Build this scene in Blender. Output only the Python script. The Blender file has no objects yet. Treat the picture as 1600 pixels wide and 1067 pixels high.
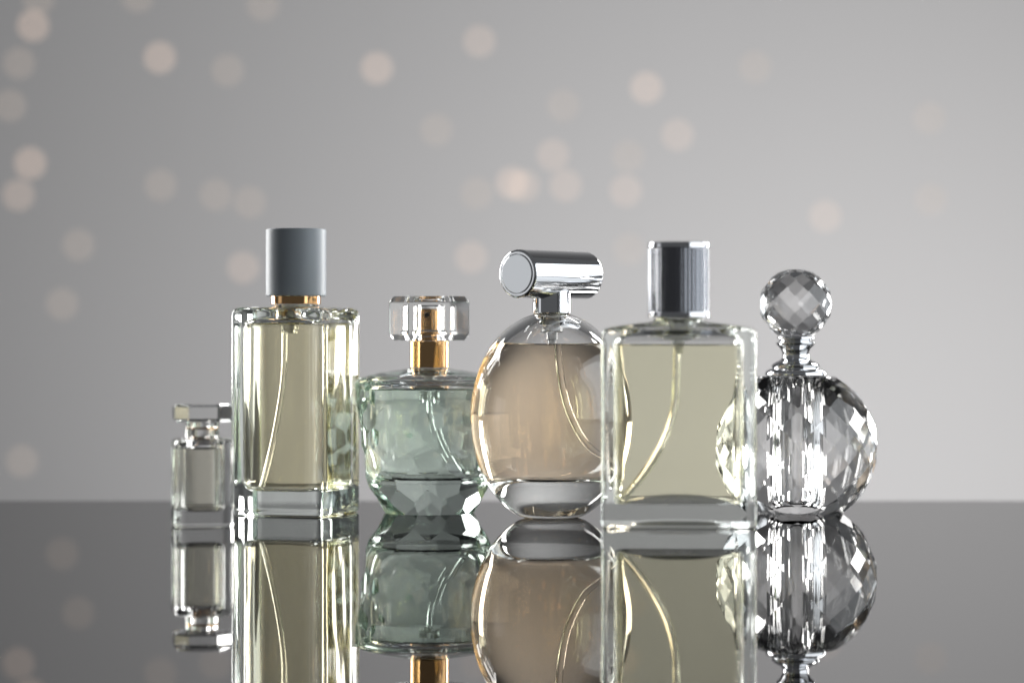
import bpy, bmesh, math, random
from mathutils import Vector, Matrix

# ------------------------------------------------------------------ camera, light, exposure
sc = bpy.context.scene
COL = sc.collection
F_PX, CAM_D, EYE = 4444.4, 1.170, 0.075          # focal length in photo pixels, metres to origin, eye height

cam_d = bpy.data.cameras.new('camera')
cam = bpy.data.objects.new('camera', cam_d); COL.objects.link(cam)
cam.location = (0, -CAM_D, EYE); cam.rotation_euler = (math.radians(90), 0, 0)
cam_d.lens = 100; cam_d.sensor_width = 36; cam_d.clip_start = 0.01; cam_d.clip_end = 50
cam_d.dof.use_dof = True; cam_d.dof.focus_distance = 1.210; cam_d.dof.aperture_fstop = 3.7
sc.camera = cam

w = bpy.data.worlds.new('World'); sc.world = w; w.use_nodes = True
w.node_tree.nodes['Background'].inputs[0].default_value = (0.88, 0.90, 0.93, 1)
w.node_tree.nodes['Background'].inputs[1].default_value = 0.11

def lamp(name, loc, aim, sx, sy, power, col=(1, 1, 1), spread=180):
    d = bpy.data.lights.new(name, 'AREA'); d.shape = 'RECTANGLE'; d.size = sx; d.size_y = sy
    d.energy = power; d.color = col; d.spread = math.radians(spread)
    o = bpy.data.objects.new(name, d); COL.objects.link(o); o.location = loc
    o.rotation_euler = (Vector(aim) - Vector(loc)).to_track_quat('-Z', 'Y').to_euler()
    return o
lamp('softbox_right', (0.76, -0.10, 0.325), (0.0, 0.08, 0.325), 1.15, 0.63, 5.2, (0.92, 0.965, 1))
lamp('key_back_left', (-0.66, 0.54, 0.31), (0.0, 0.07, 0.06), 0.44, 0.56, 8.6, (1, 0.99, 0.97))
lamp('fill_left', (-0.85, -0.14, 0.13), (0.0, 0.04, 0.10), 0.26, 0.26, 0.13, (0.97, 0.98, 1))
lamp('strip_back_right', (0.57, 0.66, 0.32), (0.03, 0.06, 0.05), 0.09, 0.60, 8.0, (1, 0.985, 0.96))
lamp('backdrop_light', (0.40, 0.62, -0.76), (0.34, 1.83, 0.42), 0.7, 0.45, 11.6, (1, 0.99, 0.975), 106)

sc.view_settings.view_transform = 'Standard'; sc.view_settings.look = 'None'
sc.view_settings.exposure = 0.0; sc.view_settings.gamma = 1.0
cy = sc.cycles
cy.max_bounces = 40; cy.transmission_bounces = 40; cy.glossy_bounces = 20; cy.diffuse_bounces = 3
cy.transparent_max_bounces = 24; cy.volume_bounces = 0
cy.sample_clamp_indirect = 12; cy.blur_glossy = 0.0
cy.caustics_reflective = False; cy.caustics_refractive = True
cy.use_denoising = True; cy.use_adaptive_sampling = False
try: cy.denoiser = 'OPENIMAGEDENOISE'
except Exception: pass

# ------------------------------------------------------------------ materials
def mat(name):
    m = bpy.data.materials.new(name); m.use_nodes = True
    nt = m.node_tree; nt.nodes.clear()
    out = nt.nodes.new('ShaderNodeOutputMaterial')
    return m, nt, out

def absorb_node(nt, out, T, path_mm):
    co = [-math.log(max(t, 1e-3)) / (path_mm * 0.001) for t in T]
    den = max(max(co) * 1.02, 1e-3)
    v = nt.nodes.new('ShaderNodeVolumeAbsorption')
    v.inputs['Density'].default_value = den
    v.inputs['Color'].default_value = tuple(1 - c / den for c in co) + (1,)
    nt.links.new(v.outputs[0], out.inputs['Volume'])

def wavy(nt, scale, stretch, dist, strength=1.0):
    tc = nt.nodes.new('ShaderNodeTexCoord'); mp = nt.nodes.new('ShaderNodeMapping')
    mp.inputs['Scale'].default_value = stretch
    n = nt.nodes.new('ShaderNodeTexNoise'); n.inputs['Scale'].default_value = scale; n.inputs['Detail'].default_value = 1.0
    b = nt.nodes.new('ShaderNodeBump'); b.inputs['Strength'].default_value = strength; b.inputs['Distance'].default_value = dist
    nt.links.new(tc.outputs['Object'], mp.inputs[0]); nt.links.new(mp.outputs[0], n.inputs['Vector'])
    nt.links.new(n.outputs[0], b.inputs['Height'])
    return b

def glass(name, ior=1.5, T=None, path=10, wave=None, color=(1, 1, 1), dispersion=0.0, rough=0.0):
    m, nt, out = mat(name)
    b = wavy(nt, *wave) if wave else None
    if dispersion:
        prev = None
        for k, (c, di) in enumerate((((1, 0, 0), -dispersion), ((0, 1, 0), 0), ((0, 0, 1), dispersion))):
            g = nt.nodes.new('ShaderNodeBsdfGlass')
            g.inputs['Color'].default_value = tuple(a * q for a, q in zip(c, color)) + (1,)
            g.inputs['IOR'].default_value = ior + di; g.inputs['Roughness'].default_value = rough
            if b: nt.links.new(b.outputs[0], g.inputs['Normal'])
            if prev is None: prev = g
            else:
                a = nt.nodes.new('ShaderNodeAddShader')
                nt.links.new(prev.outputs[0], a.inputs[0]); nt.links.new(g.outputs[0], a.inputs[1]); prev = a
        sh = prev
    else:
        sh = nt.nodes.new('ShaderNodeBsdfGlass')
        sh.inputs['Color'].default_value = tuple(color) + (1,)
        sh.inputs['IOR'].default_value = ior; sh.inputs['Roughness'].default_value = rough
        if b: nt.links.new(b.outputs[0], sh.inputs['Normal'])
    nt.links.new(sh.outputs[0], out.inputs['Surface'])
    if T: absorb_node(nt, out, T, path)
    return m

def principled(name, base, metallic=0, rough=0.4, ior=1.5, bump=None, rough_noise=None, **kw):
    m, nt, out = mat(name)
    p = nt.nodes.new('ShaderNodeBsdfPrincipled')
    p.inputs['Base Color'].default_value = tuple(base) + (1,)
    p.inputs['Metallic'].default_value = metallic; p.inputs['Roughness'].default_value = rough; p.inputs['IOR'].default_value = ior
    for k, v in kw.items(): p.inputs[k].default_value = v
    if bump: nt.links.new(wavy(nt, *bump).outputs[0], p.inputs['Normal'])
    if rough_noise:
        sc_, lo, hi = rough_noise
        tc = nt.nodes.new('ShaderNodeTexCoord'); n = nt.nodes.new('ShaderNodeTexNoise'); n.inputs['Scale'].default_value = sc_
        n.inputs['Detail'].default_value = 5
        r = nt.nodes.new('ShaderNodeMapRange'); r.inputs['To Min'].default_value = lo; r.inputs['To Max'].default_value = hi
        nt.links.new(tc.outputs['Object'], n.inputs['Vector']); nt.links.new(n.outputs[0], r.inputs['Value'])
        nt.links.new(r.outputs[0], p.inputs['Roughness'])
    nt.links.new(p.outputs[0], out.inputs['Surface'])
    return m

def emitter(name, col, s):
    m, nt, out = mat(name)
    e = nt.nodes.new('ShaderNodeEmission'); e.inputs[0].default_value = tuple(col) + (1,); e.inputs[1].default_value = s
    nt.links.new(e.outputs[0], out.inputs['Surface'])
    return m

M = {}
def smoked_mirror():
    m, nt, out = mat('smoked_mirror_acrylic')
    g = nt.nodes.new('ShaderNodeBsdfGlossy'); g.inputs['Roughness'].default_value = 0.012
    f = nt.nodes.new('ShaderNodeLayerWeight'); f.inputs['Blend'].default_value = 0.5
    r = nt.nodes.new('ShaderNodeMapRange'); r.inputs['To Min'].default_value = 0.02; r.inputs['To Max'].default_value = 0.55
    tc = nt.nodes.new('ShaderNodeTexCoord'); n = nt.nodes.new('ShaderNodeTexNoise'); n.inputs['Scale'].default_value = 9; n.inputs['Detail'].default_value = 6
    q = nt.nodes.new('ShaderNodeMapRange'); q.inputs['From Min'].default_value = 0.4; q.inputs['From Max'].default_value = 0.75
    q.inputs['To Min'].default_value = 0.006; q.inputs['To Max'].default_value = 0.03      # faint wiped smears
    nt.links.new(tc.outputs['Object'], n.inputs['Vector']); nt.links.new(n.outputs[0], q.inputs['Value']); nt.links.new(q.outputs[0], g.inputs['Roughness'])
    nt.links.new(f.outputs['Facing'], r.inputs['Value']); nt.links.new(r.outputs[0], g.inputs['Color'])
    nt.links.new(g.outputs[0], out.inputs['Surface'])
    return m
M['table'] = smoked_mirror()
M['paper'] = principled('grey_paper', (0.455, 0.45, 0.455), rough=0.9, bump=(900, (1, 1, 1), 0.0002, 0.3))
M['flint'] = glass('clear_flint_glass', 1.5, (0.93, 0.975, 0.95), 40, (60, (1, 1, 0.25), 0.0006))
M['flint_flat'] = glass('clear_plate_glass', 1.5, (0.93, 0.975, 0.94), 40, (45, (1, 1, 0.3), 0.00022))
M['clear'] = glass('clear_glass', 1.5, (0.96, 0.98, 0.97), 40)
M['acrylic'] = glass('clear_acrylic', 1.49, (0.98, 0.985, 0.98), 30)
M['greenglass'] = glass('pale_green_glass', 1.5, (0.89, 0.95, 0.92), 22)
M['crystal'] = glass('lead_crystal', 1.59, None, 30, dispersion=0)
M['liq_straw'] = glass('straw_perfume', 1.36, (0.95, 0.89, 0.655), 34)
M['liq_yellow'] = glass('yellow_perfume', 1.36, (0.965, 0.935, 0.74), 22)
M['liq_green'] = glass('green_perfume', 1.36, (0.72, 0.85, 0.765), 48)
M['liq_peach'] = glass('peach_perfume', 1.36, (0.965, 0.83, 0.665), 44)
M['liq_pale'] = glass('pale_perfume', 1.36, (0.88, 0.86, 0.76), 16)
M['tube'] = glass('clear_plastic_tube', 0.80, None, 5, rough=0.04)
M['plastic'] = principled('milky_plastic', (0.75, 0.76, 0.75), rough=0.3, ior=1.45, **{'Transmission Weight': 0.75})
M['cap_grey'] = principled('blue_grey_satin_lacquer', (0.36, 0.40, 0.44), rough=0.45, ior=1.5, bump=(2500, (1, 1, 1), 0.00004, 0.3))
M['chrome'] = principled('polished_chrome', (0.80, 0.81, 0.83), 1, 0.04, rough_noise=(120, 0.025, 0.07))
M['chrome_satin'] = principled('satin_chrome', (0.74, 0.76, 0.78), 1, 0.16)
M['steel'] = principled('dark_knurled_steel', (0.31, 0.32, 0.35), 1, 0.24)
M['steel_rim'] = principled('bright_steel_rim', (0.66, 0.67, 0.70), 1, 0.09)
M['gold'] = principled('polished_gold', (0.68, 0.42, 0.20), 1, 0.10)
M['gold_dark'] = principled('bronze_gold', (0.60, 0.36, 0.16), 1, 0.14)
M['hole'] = principled('dark_hole', (0.01, 0.01, 0.01), 0, 0.6)
M['wire'] = principled('thin_grey_wire', (0.40, 0.40, 0.40), 0, 0.8)
M['bulb_bright'] = emitter('bright_warm_fairy_bulb', (1.0, 0.75, 0.60), 1.45)
M['bulb'] = emitter('warm_fairy_bulb', (1.0, 0.77, 0.63), 1.15)
M['bulb_dim'] = emitter('dim_warm_fairy_bulb', (1.0, 0.82, 0.68), 0.75)

# ------------------------------------------------------------------ mesh helpers (shapes are drawn in millimetres)
def link(name, bm, m, parent=None, smooth=30, weighted=True, recalc=False, mm=True):
    if recalc: bmesh.ops.recalc_face_normals(bm, faces=bm.faces)
    if mm: bmesh.ops.scale(bm, vec=(0.001,) * 3, verts=bm.verts)
    me = bpy.data.meshes.new(name); bm.to_mesh(me); bm.free()
    me.materials.append(m)
    if smooth:
        for p in me.polygons: p.use_smooth = True
        if smooth != 'keep': me.set_sharp_from_angle(angle=math.radians(smooth))
    o = bpy.data.objects.new(name, me); COL.objects.link(o)
    if parent: o.parent = parent
    if smooth and weighted:
        wn = o.modifiers.new('weighted', 'WEIGHTED_NORMAL'); wn.keep_sharp = True; wn.weight = 90
    return o

def thing(name, label, cat, loc, rz=0, group=None):
    o = bpy.data.objects.new(name, None); COL.objects.link(o)
    o.empty_display_size = 0.02
    o.location = loc; o.rotation_euler = (0, 0, rz); o['label'] = label; o['category'] = cat
    if group: o['group'] = group
    return o

def loft(bm, rings, flip=False, cap0=True, cap1=True):
    """rings bottom to top, each counter-clockwise from above: faces look outward unless flipped"""
    vs = [[bm.verts.new(p) for p in r] for r in rings]
    n = len(vs[0]); fs = []
    for a, b in zip(vs, vs[1:]):
        for i in range(n):
            j = (i + 1) % n
            fs.append(bm.faces.new((a[i], a[j], b[j], b[i])))
    if cap0: fs.append(bm.faces.new(list(reversed(vs[0]))))
    if cap1: fs.append(bm.faces.new(vs[-1]))
    if flip: bmesh.ops.reverse_faces(bm, faces=fs)
    return vs

def rr(hx, hy, rc, z, seg=7, cx=0, cy_=0):
    rc = max(min(rc, hx - 1e-3, hy - 1e-3), 1e-3); pts = []
    for qx, qy, a0 in ((1, 1, 0), (-1, 1, 90), (-1, -1, 180), (1, -1, 270)):
        for k in range(seg + 1):
            a = math.radians(a0 + 90 * k / seg)
            pts.append((cx + qx * (hx - rc) + rc * math.cos(a), cy_ + qy * (hy - rc) + rc * math.sin(a), z))
    return pts

def ell(hx, hy, z, n=64, p=2.0):
    out = []
    for k in range(n):
        a = 2 * math.pi * k / n; c, s = math.cos(a), math.sin(a)
        out.append((hx * math.copysign(abs(c) ** (2 / p), c), hy * math.copysign(abs(s) ** (2 / p), s), z))
    return out

def lathe(bm, prof, n=64, flip=False, cap0=True, cap1=True):
    return loft(bm, [ell(r, r, z, n) for r, z in prof], flip, cap0, cap1)

def roundprof(r, z0, z1, bev=0.6, steps=4):
    """closed cylinder profile with rounded rims"""
    p = []
    for k in range(steps + 1):
        a = math.pi / 2 * k / steps
        p.append((r - bev + bev * math.sin(a), z0 + bev - bev * math.cos(a)))
    for k in range(steps + 1):
        a = math.pi / 2 * k / steps
        p.append((r - bev + bev * math.cos(a), z1 - bev + bev * math.sin(a)))
    return p

def smooth_path(pts, sub=8):
    P = [Vector(p) for p in pts]; P = [2 * P[0] - P[1]] + P + [2 * P[-1] - P[-2]]
    out = []
    for i in range(1, len(P) - 2):
        a, b, c, d = P[i - 1:i + 3]
        for k in range(sub):
            t = k / sub
            out.append(0.5 * ((2 * b) + (c - a) * t + (2 * a - 5 * b + 4 * c - d) * t * t + (3 * b - a - 3 * c + d) * t ** 3))
    out.append(P[-2]); return out

def tube(bm, pts, r, n=12, flip=False, sub=8):
    path = smooth_path(pts, sub); rings = []
    ref = Vector((0, 1, 0))
    for i, p in enumerate(path):
        t = (path[min(i + 1, len(path) - 1)] - path[max(i - 1, 0)]).normalized()
        u = ref.cross(t)
        u = Vector((1, 0, 0)) if u.length < 1e-4 else u.normalized()
        v = t.cross(u)
        rings.append([tuple(p + r * (u * math.cos(2 * math.pi * k / n) + v * math.sin(2 * math.pi * k / n))) for k in range(n)])
    loft(bm, rings, flip)

def hollow_tube(bm, pts, r_out, r_in, n=16):
    tube(bm, pts, r_out, n)

def halfspaces(planes, inside):
    """convex solid bounded by planes (unit normal, distance, centre), found through the hull of the dual points"""
    O = Vector(inside); PL = []
    for nrm, d, c in planes:
        nrm = Vector(nrm).normalized(); dd = d + nrm.dot(Vector(c)) - nrm.dot(O)
        if dd > 1e-6: PL.append((nrm, dd))
    hb = bmesh.new(); idx = {}
    for i, (n, d) in enumerate(PL):
        v = hb.verts.new(n / d); idx[v] = i
    bmesh.ops.convex_hull(hb, input=hb.verts)
    poly = {}
    for f in hb.faces:
        ii = [idx[v] for v in f.verts]
        m = Matrix([PL[i][0] for i in ii[:3]])
        if abs(m.determinant()) < 1e-9: continue
        p = m.inverted() @ Vector([PL[i][1] for i in ii[:3]])
        for i in ii: poly.setdefault(i, []).append(p)
    hb.free()
    bm = bmesh.new()
    for i, pts in poly.items():
        n = PL[i][0]; u = n.orthogonal().normalized(); v = n.cross(u)
        c = sum(pts, Vector()) / len(pts)
        pts = sorted(pts, key=lambda p: math.atan2((p - c).dot(v), (p - c).dot(u)))
        q = []
        for p in pts:
            if not q or (p - q[-1]).length > 1e-6: q.append(p)
        if len(q) > 1 and (q[0] - q[-1]).length <= 1e-6: q.pop()
        if len(q) < 3: continue
        bm.faces.new([bm.verts.new(p + O) for p in q])
    bmesh.ops.remove_doubles(bm, verts=bm.verts, dist=0.03)
    bmesh.ops.recalc_face_normals(bm, faces=bm.faces)
    return bm

def tangent(ax, ay, az, phi, th):
    """plane touching an ellipsoid at azimuth phi and latitude th: (normal, distance)"""
    p = Vector((ax * math.cos(th) * math.cos(phi), ay * math.cos(th) * math.sin(phi), az * math.sin(th)))
    n = Vector((p.x / ax ** 2, p.y / ay ** 2, p.z / az ** 2)).normalized()
    return n, n.dot(p)

def px(x, D):  return (x - 800) * D / F_PX           # metres right of the axis for a photo column at depth D (metres)

def cavity(rings_fn, prof, level=None, grow=0.0):
    """rings of the inside of a bottle; for the liquid grow it a hair into the glass and stop at the level"""
    z0 = prof[0][0]; out = []
    pr = list(prof)
    if level is not None:
        q = []
        for a, b in zip(pr, pr[1:]):
            if a[0] <= level: q.append(a)
            if a[0] < level < b[0]:
                t = (level - a[0]) / (b[0] - a[0]); e = tuple(u + (v - u) * t for u, v in zip(a, b)); q.append(e); break
        pr = q
        for dz, ins in ((0.55, 0.0), (0.22, 0.35), (0.06, 0.8), (0.0, 1.5)):      # meniscus climbing the wall
            pr.append((level + dz, e[1] - ins, e[2] - ins) + tuple(max(v - ins, 0.5) for v in e[3:]))
    for k, row in enumerate(pr):
        z = row[0] - (grow if k == 0 else 0) - (grow * 0.5 if 0 < k < 3 else 0)
        out.append(rings_fn(z, [v + grow for v in row[1:3]] + list(row[3:])))
    return out

# ------------------------------------------------------------------ setting
bm = bmesh.new()
x0, x1, y0, y1, th = -1.1, 1.1, -0.80, 0.171, 0.012
b = 0.0012
rings = [rr((x1 - x0) / 2 - i, (y1 - y0) / 2 - i, 0.004, z, 3, (x0 + x1) / 2, (y0 + y1) / 2) for z, i in
         ((-th, b), (-th + b, 0), (-b, 0), (-b * 0.3, b * 0.3), (0, b))]
loft(bm, rings)
tab = link('table', bm, M['table'], smooth=30, mm=False); tab['kind'] = 'structure'

bm = bmesh.new()                                     # paper backdrop with a soft sweep at its foot
prof = [(1.83, 2.2), (1.83, -0.45)] + [(1.83 - 0.35 + 0.35 * math.cos(a), -0.45 - 0.35 * math.sin(a)) for a in [math.pi / 2 * k / 10 for k in range(1, 11)]] + [(0.9, -0.80)]
va = [bm.verts.new((-2.2, y, z)) for y, z in prof]; vb = [bm.verts.new((2.6, y, z)) for y, z in prof]
for i in range(len(prof) - 1): bm.faces.new((va[i], va[i + 1], vb[i + 1], vb[i]))
bd = link('backdrop', bm, M['paper'], smooth=30, mm=False, weighted=False); bd['kind'] = 'structure'

# ------------------------------------------------------------------ 1 small clear bottle
def octo(hx, hy, ch, z):
    return [(hx, -hy + ch, z), (hx, hy - ch, z), (hx - ch, hy, z), (-hx + ch, hy, z), (-hx, hy - ch, z), (-hx, -hy + ch, z), (-hx + ch, -hy, z), (hx - ch, -hy, z)]

D = 1.156
t = thing('perfume_bottle', 'smallest clear glass bottle with flat octagonal glass stopper, far left', 'perfume bottle', (px(316, D), D - CAM_D, 0), math.radians(12), 'perfume bottles on the glossy table')
bm = bmesh.new()
R1 = lambda z, h, rc: rr(h, h, rc, z, 6)
loft(bm, [R1(z, h, r) for z, h, r in ((0, 10.9, 3.2), (0.35, 11.5, 3.6), (1.0, 11.9, 3.8), (33.6, 11.9, 3.8), (34.8, 11.6, 3.8), (35.5, 10.8, 3.8), (35.9, 8.8, 5.0), (36.2, 7.2, 6.5), (36.7, 6.85, 6.7), (42.4, 6.75, 6.6))])
pc = [(6.4, 5.2, 5.2, 4.0), (6.7, 7.2, 7.2, 5.0), (7.6, 8.2, 8.2, 5.6), (8.8, 8.5, 8.5, 6.0), (33.0, 8.5, 8.5, 6.0), (34.6, 7.2, 7.2, 5.6), (35.4, 4.4, 4.4, 4.2), (36.0, 3.2, 3.2, 3.1), (40.5, 3.2, 3.2, 3.1)]
fn = lambda z, r: rr(r[0], r[1], r[2], z, 6)
loft(bm, cavity(fn, pc), flip=True)
link('glass_body', bm, M['clear'], t, 40)
bm = bmesh.new(); loft(bm, cavity(fn, pc, 31.5, 0.08)); link('liquid', bm, M['liq_pale'], t, 40)
bm = bmesh.new(); lathe(bm, roundprof(3.0, 36.2, 42.4, 0.4)); link('stopper_plug', bm, M['acrylic'], t, 40)
bm = bmesh.new(); lathe(bm, [(2.0, 39.4), (5.2, 39.4), (5.2, 40.2), (2.0, 40.2)], 32); link('gold_ring', bm, M['gold'], t, 40)
bm = bmesh.new()
loft(bm, [octo(10.6, 10.6, 4.6, 42.6), octo(11.6, 11.6, 5.0, 43.5), octo(11.6, 11.6, 5.0, 48.6), octo(10.6, 10.6, 4.6, 49.6)])
link('stopper', bm, M['acrylic'], t, 0)

# ------------------------------------------------------------------ 2 tall square bottle with blue-grey cap
D = 1.2416
t = thing('perfume_bottle', 'tall square glass bottle of straw coloured perfume with blue grey cylindrical cap', 'perfume bottle', (-0.0943, D - CAM_D, 0), math.radians(-20), 'perfume bottles on the glossy table')
H = 21.6
bm = bmesh.new()
loft(bm, [rr(h, h, rc, z, 7) for h, rc, z in ((6, 4, 1.5), (12, 5, 1.2), (16.5, 4, 0.5), (18.8, 2.6, 0.08))] + [rr(H + i, H + i, 2.6 + j, z, 7) for z, i, j in ((0, -1.6, -0.6), (0.3, -0.8, -0.3), (1.0, -0.2, 0), (1.8, 0, 0), (86.0, 0, 0), (87.6, -0.15, 0), (88.7, -0.7, 0), (89.4, -1.7, 0), (89.7, -3.2, 0.3))] +
     [rr(12.0, 12.0, 9.0, 90.0, 7), rr(9.8, 9.8, 9.7, 90.3, 7), rr(9.4, 9.4, 9.3, 91.0, 7)])
pc = [(10.4, 12.2, 12.2, 4), (10.6, 14.6, 14.6, 4.6), (11.4, 16.2, 16.2, 5), (12.8, 17.2, 17.2, 5.2), (14.6, 17.6, 17.6, 5.2), (81.0, 17.6, 17.6, 5.2), (83.2, 17.0, 17.0, 5.4), (84.8, 15.0, 15.0, 6), (85.8, 11.0, 11.0, 6.5), (86.6, 7.4, 7.4, 6.4), (87.6, 6.6, 6.6, 6.5), (90.4, 6.5, 6.5, 6.4)]
loft(bm, cavity(fn, pc), flip=True)
link('glass_body', bm, M['flint'], t, 40)
bm = bmesh.new(); loft(bm, cavity(fn, pc, 82.4, 0.08)); link('liquid', bm, M['liq_straw'], t, 40)
bm = bmesh.new(); lathe(bm, roundprof(10.9, 91.2, 97.0, 0.35)); c = link('collar', bm, M['gold'], t, 40)
bm = bmesh.new(); lathe(bm, roundprof(13.1, 94.7, 124.0, 0.55, 5), 96); link('cap', bm, M['cap_grey'], t, 40)
bm = bmesh.new(); lathe(bm, [(3.4, 78.6), (3.4, 80.0), (4.2, 80.2), (4.2, 84.0), (6.2, 84.4), (6.2, 90.2)], 32); link('pump_housing', bm, M['plastic'], t, 40)
c20, s20 = math.cos(math.radians(20)), math.sin(math.radians(20))
def loc2(x, y):                                      # bottle frame from scene axes
    return (x * c20 - y * s20, x * s20 + y * c20)
bm = bmesh.new()
pts = [loc2(x, y) + (z,) for x, y, z in ((-2.2, 0, 79.5), (-2.4, 0, 64), (-4.0, 0, 50), (-6.6, 0, 36), (-9.8, 0, 22), (-12.6, -1, 11.4))]
hollow_tube(bm, pts, 1.25, 0.75); link('dip_tube', bm, M['tube'], t, 60)

# ------------------------------------------------------------------ 3 green faceted bowl bottle
D = 1.246
t = thing('perfume_bottle', 'rounded green faceted bottle with clear octagonal cap over gold sprayer', 'perfume bottle', (px(671, D), D - CAM_D, 0), math.radians(1), 'perfume bottles on the glossy table')
bm = bmesh.new()
FY, NH = 0.86, 12                                    # depth ratio of the oval section, hexagons around
sil = smooth_path([(19.6, 0, 0), (22.6, 0, 4.0), (25.4, 0, 10), (28.4, 0, 18.5), (30.3, 0, 29), (31.6, 0, 42), (32.5, 0, 52), (32.7, 0, 57)], 12)
acc = [0.0]
for p, q in zip(sil, sil[1:]): acc.append(acc[-1] + (q - p).length)
def at_s(s_):
    s_ = min(max(s_, 0), acc[-1] - 1e-6)
    for i in range(len(acc) - 1):
        if acc[i] <= s_ <= acc[i + 1]:
            t_ = (s_ - acc[i]) / (acc[i + 1] - acc[i]); p = sil[i].lerp(sil[i + 1], t_); return p.x, p.z
rnd = random.Random(11)
NB = 6; pitch = acc[-1] / NB; bnd = []
for j in range(NB + 1):
    row = []
    for i in range(2 * NH):
        flat = j in (0, NB)
        r_, z_ = at_s(j * pitch + (0 if flat else (2.2 if (i + j) % 2 else -2.2) + rnd.uniform(-1.1, 1.1)))
        if not flat: r_ += rnd.uniform(-1.1, 0.5)
        a_ = math.pi * (i + (0 if flat else rnd.uniform(-.12, .12))) / NH
        row.append(bm.verts.new((r_ * math.cos(a_), r_ * FY * math.sin(a_), z_)))
    bnd.append(row)
W2 = 2 * NH; facets = [bm.faces.new(list(reversed(bnd[0])))]
for j in range(NB):
    for i in range(W2):
        if (i + 1 + j) % 2 == 0:
            k1, k2 = (i + 1) % W2, (i + 2) % W2
            facets.append(bm.faces.new((bnd[j][i], bnd[j][k1], bnd[j][k2], bnd[j + 1][k2], bnd[j + 1][k1], bnd[j + 1][i])))
for f in facets:
    for e in f.edges: e.smooth = False
prev = None                                          # smooth rounded shoulder above the facets
for r_, z_ in ((32.6, 57.6), (32.2, 58.3), (31.2, 58.9), (29.0, 59.6), (25.5, 60.5), (21.0, 61.5), (15.5, 62.5), (11.0, 63.0), (9.0, 63.3)):
    ring = [bm.verts.new(p) for p in ell(r_, r_ * (FY if r_ > 16 else 0.93), z_, 3 * W2)]
    if prev is None:
        for i in range(W2):
            bm.faces.new((bnd[NB][i], bnd[NB][(i + 1) % W2], ring[(3 * i + 3) % (3 * W2)], ring[3 * i + 2], ring[3 * i + 1], ring[3 * i]))
    else:
        for i in range(3 * W2):
            k1 = (i + 1) % (3 * W2); bm.faces.new((prev[i], prev[k1], ring[k1], ring[i]))
    prev = ring
bm.faces.new(prev)
pc = [(15.6, 17.0, 15.5), (15.9, 20.0, 18.0), (17.2, 22.6, 20.2), (20.0, 24.6, 22.0), (26.0, 26.4, 23.8), (34.0, 27.6, 25.0), (44.0, 28.2, 25.5), (54.0, 28.0, 25.3), (56.4, 26.8, 24.2), (57.8, 24.0, 22.0), (58.8, 19.0, 17.6), (59.6, 12.0, 11.4), (60.4, 6.6, 6.6), (63.0, 6.2, 6.2)]
fe = lambda z, r: ell(r[0], r[1], z, 72, 2.15)
loft(bm, cavity(fe, pc), flip=True)
link('glass_body', bm, M['greenglass'], t, 'keep', weighted=False)
bm = bmesh.new(); loft(bm, cavity(fe, pc, 54.2, 0.08)); link('liquid', bm, M['liq_green'], t, 40)
bm = bmesh.new(); lathe(bm, roundprof(8.5, 63.5, 75.2, 0.3)); link('collar', bm, M['gold'], t, 40)
at = bpy.data.objects.new('atomizer', None); 
bm = bmesh.new(); lathe(bm, [(7.3, 75.3), (7.3, 78.2), (7.0, 78.6), (5.9, 78.8), (5.9, 88.4), (5.6, 89.0), (4.9, 89.3)], 48); at = link('atomizer', bm, M['gold_dark'], t, 40)
bm = bmesh.new()
bmesh.ops.create_cone(bm, cap_ends=True, segments=20, radius1=1.05, radius2=1.05, depth=1.0, matrix=Matrix.Translation((-1.0, -5.6, 86.4)) @ Matrix.Rotation(math.pi / 2, 4, 'X'))
link('nozzle', bm, M['hole'], at, 40)
bm = bmesh.new()
HX, HY = 17.4, 17.4
loft(bm, [octo(HX - 2.2, HY - 2.2, 7.2, 75.5), octo(HX, HY, 8.2, 78.0), octo(HX, HY, 8.2, 92.2), octo(HX - 2.0, HY - 2.0, 7.4, 94.6)])
lathe(bm, [(8.1, 75.0 + 0.52), (8.1, 79.2), (7.2, 80.0), (7.2, 90.2), (6.6, 90.8)], 48, flip=True)
cp = link('cap', bm, M['acrylic'], t, 25, weighted=True)
bm = bmesh.new(); lathe(bm, [(2.2, 52.0), (2.2, 55.6), (3.4, 55.8), (3.4, 58.0), (5.8, 58.4), (5.8, 62.8)], 32); link('pump_housing', bm, M['plastic'], t, 40)
bm = bmesh.new()
hollow_tube(bm, [(0.6, 0, 53), (0.9, 0, 45), (3.2, 0, 35), (7.5, 0, 26), (12.5, -2, 18.5)], 1.2, 0.7); link('dip_tube', bm, M['tube'], t, 60)

# ------------------------------------------------------------------ 4 round peach bottle with chrome barrel cap
D = 1.212
t = thing('perfume_bottle', 'round glass bottle of peach perfume with horizontal chrome barrel cap', 'perfume bottle', (px(862, D), D - CAM_D, 0), math.radians(50), 'perfume bottles on the glossy table')
A4, B4, C4, Z4 = 36.6, 33.2, 45.0, 42.5
bm = bmesh.new(); rg = []
for k in range(41):
    la = math.radians(-70.6 + (70.6 + 74.5) * k / 40)
    f = math.cos(la) ** 0.94; z = Z4 + C4 * math.sin(la)
    if k == 0: rg += [ell(A4 * f - 2.5, B4 * f - 1.8, z - 0.05, 96), ell(A4 * f - 1.0, B4 * f - 0.8, z + 0.05, 96)]
    rg.append(ell(A4 * f, B4 * f, z + (0.35 if k == 0 else 0), 96))
zb = rg[0][0][2]
rg = [[(x, y, z - zb) for x, y, z in r] for r in rg]
zt = rg[-1][0][2]
rg += [ell(8.6, 8.2, zt + 0.5, 96), ell(7.4, 7.4, zt + 1.0, 96), ell(7.2, 7.2, zt + 2.0, 96)]
loft(bm, rg)
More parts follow.
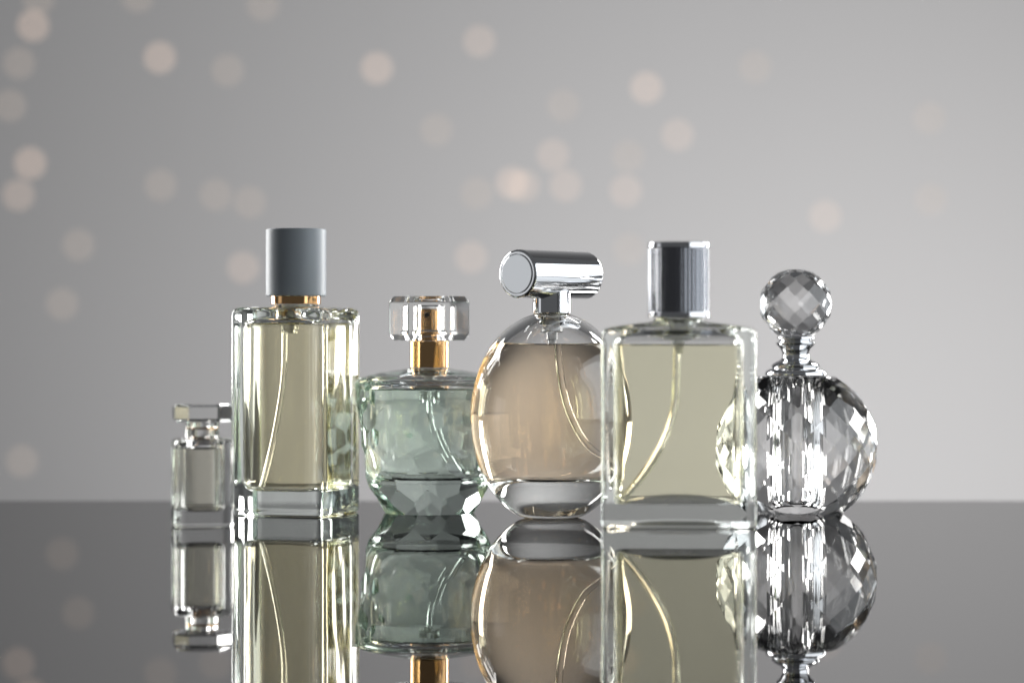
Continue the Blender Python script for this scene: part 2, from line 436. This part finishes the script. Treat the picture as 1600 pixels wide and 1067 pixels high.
pc = [(17.6, 15.0, 13.0), (17.9, 19.0, 17.0), (18.8, 23.4, 20.6), (20.6, 26.4, 23.0)]
for k in range(1, 22):
    z = 20.6 + (80.6 - 20.6) * k / 21
    u = max(0.0, 1 - ((z - 43) / 40.5) ** 2) ** 0.5
    e = min(1.0, (z - 17) / 9.0)
    pc.append((z, (33.0 * u) * (0.86 + 0.14 * e), (29.6 * u) * (0.84 + 0.16 * e)))
pc += [(82.4, 7.4, 6.2), (83.2, 5.6, 5.4), (85.4, 5.4, 5.4)]
fe4 = lambda z, r: ell(r[0], r[1], z, 96, 2.05)
loft(bm, cavity(fe4, pc), flip=True)
link('glass_body', bm, M['clear'], t, 40)
bm = bmesh.new(); loft(bm, cavity(fe4, pc, 72.6, 0.08)); link('liquid', bm, M['liq_peach'], t, 40)
bm = bmesh.new(); lathe(bm, roundprof(8.1, zt + 1.1, 96.5, 0.35), 64); link('collar', bm, M['chrome'], t, 40)
bm = bmesh.new()
prof = []
L, r = 23.0, 10.25
for k in range(7):
    a = math.pi / 2 * k / 6; prof.append((r - 1.1 + 1.1 * math.sin(a), -L + 1.1 - 1.1 * math.cos(a)))
prof = [(r - 1.9, -L + 0.35), (r - 1.7, -L + 0.05)] + prof
for k in range(7):
    a = math.pi / 2 * k / 6; prof.append((r - 1.1 + 1.1 * math.cos(a), L - 1.1 + 1.1 * math.sin(a)))
lathe(bm, prof, 96)
bmesh.ops.rotate(bm, verts=bm.verts, cent=(0, 0, 0), matrix=Matrix.Rotation(math.pi / 2, 3, 'Y'))
bmesh.ops.translate(bm, verts=bm.verts, vec=(0, 0, 103.4))
cp = link('cap', bm, M['chrome'], t, 40)
bm = bmesh.new()
lathe(bm, [(r - 2.1, 0), (r - 2.1, 0.5), (r - 2.3, 0.6)], 64)
bmesh.ops.rotate(bm, verts=bm.verts, cent=(0, 0, 0), matrix=Matrix.Rotation(-math.pi / 2, 3, 'Y'))
bmesh.ops.translate(bm, verts=bm.verts, vec=(-L + 0.28, 0, 103.4))
link('cap_end_disc', bm, M['chrome_satin'], cp, 40)
bm = bmesh.new(); lathe(bm, [(1.9, 70.2), (1.9, 76.0), (2.6, 76.2), (2.6, 79.4), (4.6, 79.6), (4.6, 81.4), (3.6, 81.8), (3.6, 85.2)], 32); link('pump_housing', bm, M['plastic'], t, 40)
cy50, sy50 = math.cos(math.radians(50)), math.sin(math.radians(50))
def loc4(x, y): return (x * cy50 + y * sy50, -x * sy50 + y * cy50)
bm = bmesh.new()
hollow_tube(bm, [loc4(x, y) + (z,) for x, y, z in ((1.4, 0, 71.6), (1.8, 0, 60), (4.2, 1, 46), (9.5, 2, 34), (16.5, 4, 27), (21, 6, 22.5))], 1.2, 0.72); link('dip_tube', bm, M['tube'], t, 60)

# ------------------------------------------------------------------ 5 flat rectangular yellow bottle with knurled cap
D = 1.157
t = thing('perfume_bottle', 'rectangular glass bottle of pale yellow perfume with knurled dark metal cap', 'perfume bottle', (px(1060, D), D - CAM_D, 0), math.radians(-3), 'perfume bottles on the glossy table')
HX, HY = 31.2, 15.5
bm = bmesh.new()
loft(bm, [rr(hx, hy, rc, z, 7) for hx, hy, rc, z in ((6, 3, 2, 2.9), (14, 6.4, 3, 2.5), (21, 9.6, 3.4, 1.6), (26, 12.0, 3, 0.5), (28.2, 12.8, 2.8, 0.08))] + [rr(HX + i, HY + i, 3.6 + j, z, 7) for z, i, j in ((0, -1.8, -0.8), (0.35, -0.8, -0.3), (1.1, -0.15, 0), (2.0, 0, 0), (77.0, 0, 0), (78.6, -0.25, 0), (79.8, -1.0, 0), (80.5, -2.2, 0), (80.9, -4.0, 0.4))] +
     [rr(20.0, 10.5, 7.5, 82.0, 7), rr(13.0, 10.0, 9.0, 83.0, 7), rr(10.4, 9.8, 9.6, 83.4, 7), rr(9.6, 9.6, 9.5, 84.4, 7)])
# inside: foot bulges upward in the middle
xs = 26.0
fy = lambda z, r: rr(r[0], r[1], r[2], z, 7)
pc = [(13.2, 5.0, 3.6, 2), (12.7, 11.0, 6.0, 2.6), (11.6, 17.0, 8.2, 3), (10.2, 22.0, 9.8, 3.4), (9.5, 24.4, 10.7, 3.7), (9.9, 25.6, 11.2, 3.9), (11.2, 26.0, 11.5, 4), (13.4, 26.1, 11.6, 4), (74.6, 26.1, 11.6, 4), (76.6, 25.2, 11.0, 4.4), (77.8, 22.0, 9.8, 5), (78.6, 15.0, 8.4, 6), (79.4, 8.0, 7.2, 6.4), (80.4, 6.8, 6.6, 6.4), (83.8, 6.6, 6.5, 6.4)]
loft(bm, cavity(fy, pc), flip=True)
link('glass_body', bm, M['flint_flat'], t, 40)
bm = bmesh.new()
loft(bm, [fy(row[0] - 0.08, (row[1] + 0.08, row[2] + 0.08, row[3])) for row in pc if row[0] < 14] + [fy(73.4 + dz, (26.18 - i, 11.68 - i, 4 - i)) for dz, i in ((0, 0), (0.55, 0), (0.22, 0.35), (0.06, 0.8), (0, 1.5))])
link('liquid', bm, M['liq_yellow'], t, 40)
bm = bmesh.new(); lathe(bm, roundprof(11.2, 84.5, 86.0, 0.3)); link('collar', bm, M['steel_rim'], t, 40)
bm = bmesh.new()                                     # knurled barrel: a grid of tiny raised diamonds
NS, NR, r5, za, zb5 = 92, 42, 12.3, 86.6, 113.0
rgk = []
for j in range(NR + 1):
    z = za + (zb5 - za) * j / NR
    rgk.append([((r5 + (0.22 if (i % 2 == 0 and j % 2 == 0) else -0.20 if (i % 2 and j % 2) else 0)) * math.cos(2 * math.pi * i / NS), (r5 + (0.22 if (i % 2 == 0 and j % 2 == 0) else -0.20 if (i % 2 and j % 2) else 0)) * math.sin(2 * math.pi * i / NS), z) for i in range(NS)])
loft(bm, rgk); cp = link('cap', bm, M['steel'], t, 0, weighted=False)
bm = bmesh.new(); lathe(bm, roundprof(12.45, 112.6, 115.2, 0.5), 96); link('cap_top_rim', bm, M['steel_rim'], cp, 40)
bm = bmesh.new(); lathe(bm, roundprof(12.45, 84.7, 87.0, 0.4), 96); link('cap_bottom_rim', bm, M['steel_rim'], cp, 40)
bm = bmesh.new(); lathe(bm, [(1.8, 70.0), (1.8, 73.8), (2.6, 74.0), (2.6, 77.0), (6.2, 77.4), (6.2, 83.6)], 32); link('pump_housing', bm, M['plastic'], t, 40)
bm = bmesh.new()
hollow_tube(bm, [(-0.6, 0, 72), (-0.9, 0, 60), (-1.6, 0, 49), (-5.0, 0, 37), (-11.0, 0, 26), (-18.0, 0, 16.5), (-23.5, 0, 10.6)], 1.5, 0.9); link('dip_tube', bm, M['tube'], t, 60)

# ------------------------------------------------------------------ 6 faceted crystal bottle
D = 1.246
t = thing('perfume_bottle', 'round faceted crystal bottle with crystal ball stopper and chrome collar, far right', 'perfume bottle', (px(1243, D), D - CAM_D, 0), math.radians(-3), 'perfume bottles on the glossy table')
R6, Y6, Z6 = 35.0, 25.0, 28.8
pl = [((0, 0, -1), 0, (0, 0, 0)), ((0, 0, 1), 59.8, (0, 0, 0))]
for la, n, off in ((2, 14, 0), (15, 14, .5), (28, 14, 0), (41, 14, .5), (54, 14, 0), (67, 14, .5), (-11, 14, .5), (-24, 14, 0), (-37, 14, .5), (-50, 14, 0)):
    for k in range(n):
        nn, d = tangent(R6, Y6, R6, 2 * math.pi * (k + off) / n, math.radians(la))
        pl.append((nn, d, (0, 0, Z6)))
bm = halfspaces(pl, (0, 0, 31))
rgc = []
for z, r in ((6.4, 7.6), (6.8, 9.2), (8.0, 9.9), (55.0, 9.9), (57.6, 9.4), (59.0, 8.0)):
    rgc.append([((r + 0.16 * math.cos(14 * a) * (1 if 7 < z < 56 else 0)) * math.cos(a), (r + 0.16 * math.cos(14 * a) * (1 if 7 < z < 56 else 0)) * math.sin(a), z) for a in [2 * math.pi * k / 336 for k in range(336)]])
loft(bm, rgc, flip=True)
link('glass_body', bm, M['crystal'], t, 6, weighted=False)
bm = bmesh.new()
prof = [(12.6, 59.9), (13.3, 60.3), (13.4, 61.2), (12.8, 62.2), (11.4, 63.0), (10.2, 63.4), (10.4, 63.9), (10.5, 64.6), (9.6, 65.6), (7.6, 66.5), (6.2, 67.4), (5.7, 68.8), (5.9, 70.4), (6.8, 72.0), (8.0, 73.2), (8.5, 73.9), (8.5, 74.5), (7.6, 75.0), (6.9, 75.3), (7.0, 75.7), (7.9, 76.0), (8.1, 76.7), (7.7, 77.3), (6.0, 77.6)]
lathe(bm, prof, 72); link('collar', bm, M['chrome'], t, 50)
RB, ZB = 15.3, 91.4
pl = [((0, 0, -1), -77.7, (0, 0, 0)), ((0, 0, 1), 106.4, (0, 0, 0))]
for la, n, off in ((0, 10, 0), (18, 10, .5), (36, 10, 0), (54, 10, .5), (72, 10, 0), (-18, 10, .5), (-36, 10, 0), (-54, 10, .5)):
    for k in range(n):
        nn, d = tangent(RB, RB, RB, 2 * math.pi * (k + off) / n, math.radians(la))
        pl.append((nn, d, (0, 0, ZB)))
bm = halfspaces(pl, (0, 0, ZB)); link('stopper', bm, M['crystal'], t, 0)

# ------------------------------------------------------------------ strings of fairy lights far behind, out of focus
bulbs = [(51, 40, 2), (31, 100, 0), (15, 165, 0), (47, 255, 2), (30, 305, 1), (122, 383, 0), (96, 475, 0), (35, 720, 0),
         (249, 90, 2), (252, 290, 0), (380, 418, 1), (411, 8, 0), (355, 110, 0), (338, 305, 0), (390, 316, 0), (589, 107, 2), (60, -2, 0), (215, -5, 0),
         (749, 65, 1), (682, 203, 0), (745, 302, 0), (736, 402, 1), (864, 243, 1), (800, 286, 2), (818, 291, 1), (884, 290, 1), (880, 165, 0),
         (1010, 138, 2), (1059, 211, 1), (981, 245, 0), (978, 298, 1), (983, 390, 0), (1180, 105, 0), (1290, 338, 1), (1452, 185, 0), (1455, 312, 0)]
DB = 2.44
bmb = bmesh.new(); bmesh.ops.create_uvsphere(bmb, u_segments=20, v_segments=14, radius=1.0)
for v in bmb.verts: v.co *= 0.0051
proto = {}
mB = bpy.data.meshes.new('bulb'); bmb.to_mesh(mB); bmb.free()
for p in mB.polygons: p.use_smooth = True
mD = mB.copy(); mS = mB.copy(); mS.materials.append(M['bulb_bright']); mB.materials.append(M['bulb']); mD.materials.append(M['bulb_dim'])
strands = [(0, 110, 'leftmost'), (110, 300, 'second from left'), (300, 500, 'third from left, above the tall square bottle'), (500, 690, 'fourth from left, above the green bottle'),
           (690, 900, 'densest one, above the round peach bottle'), (900, 1100, 'above the knurled metal cap'), (1100, 1320, 'second from right, above the crystal stopper'), (1320, 1610, 'rightmost')]
for a, b_, where in strands:
    mem = sorted([q for q in bulbs if a <= q[0] < b_], key=lambda q: q[1])
    if not mem: continue
    P = [Vector((px(x, DB), DB - CAM_D + 0.004 * math.sin(i * 2.3), EYE + (533.5 - y) * DB / F_PX)) for i, (x, y, s) in enumerate(mem)]
    top = Vector((P[0].x, P[0].y, 0.75))
    st = thing('fairy_light_string', 'blurred string of warm fairy lights, ' + where, 'string lights', top, 0, 'fairy light strings before the backdrop')
    bm = bmesh.new()
    tube(bm, [tuple((p - top) + Vector((0, 0.0046, 0))) for p in [top] + P], 0.00025, 5, sub=4)
    link('wire', bm, M['wire'], st, 60, weighted=False, mm=False)
    for p, q in zip(P, mem):
        o = bpy.data.objects.new('bulb', (mD, mB, mS)[q[2]]); COL.objects.link(o); o.parent = st; o.location = p - top
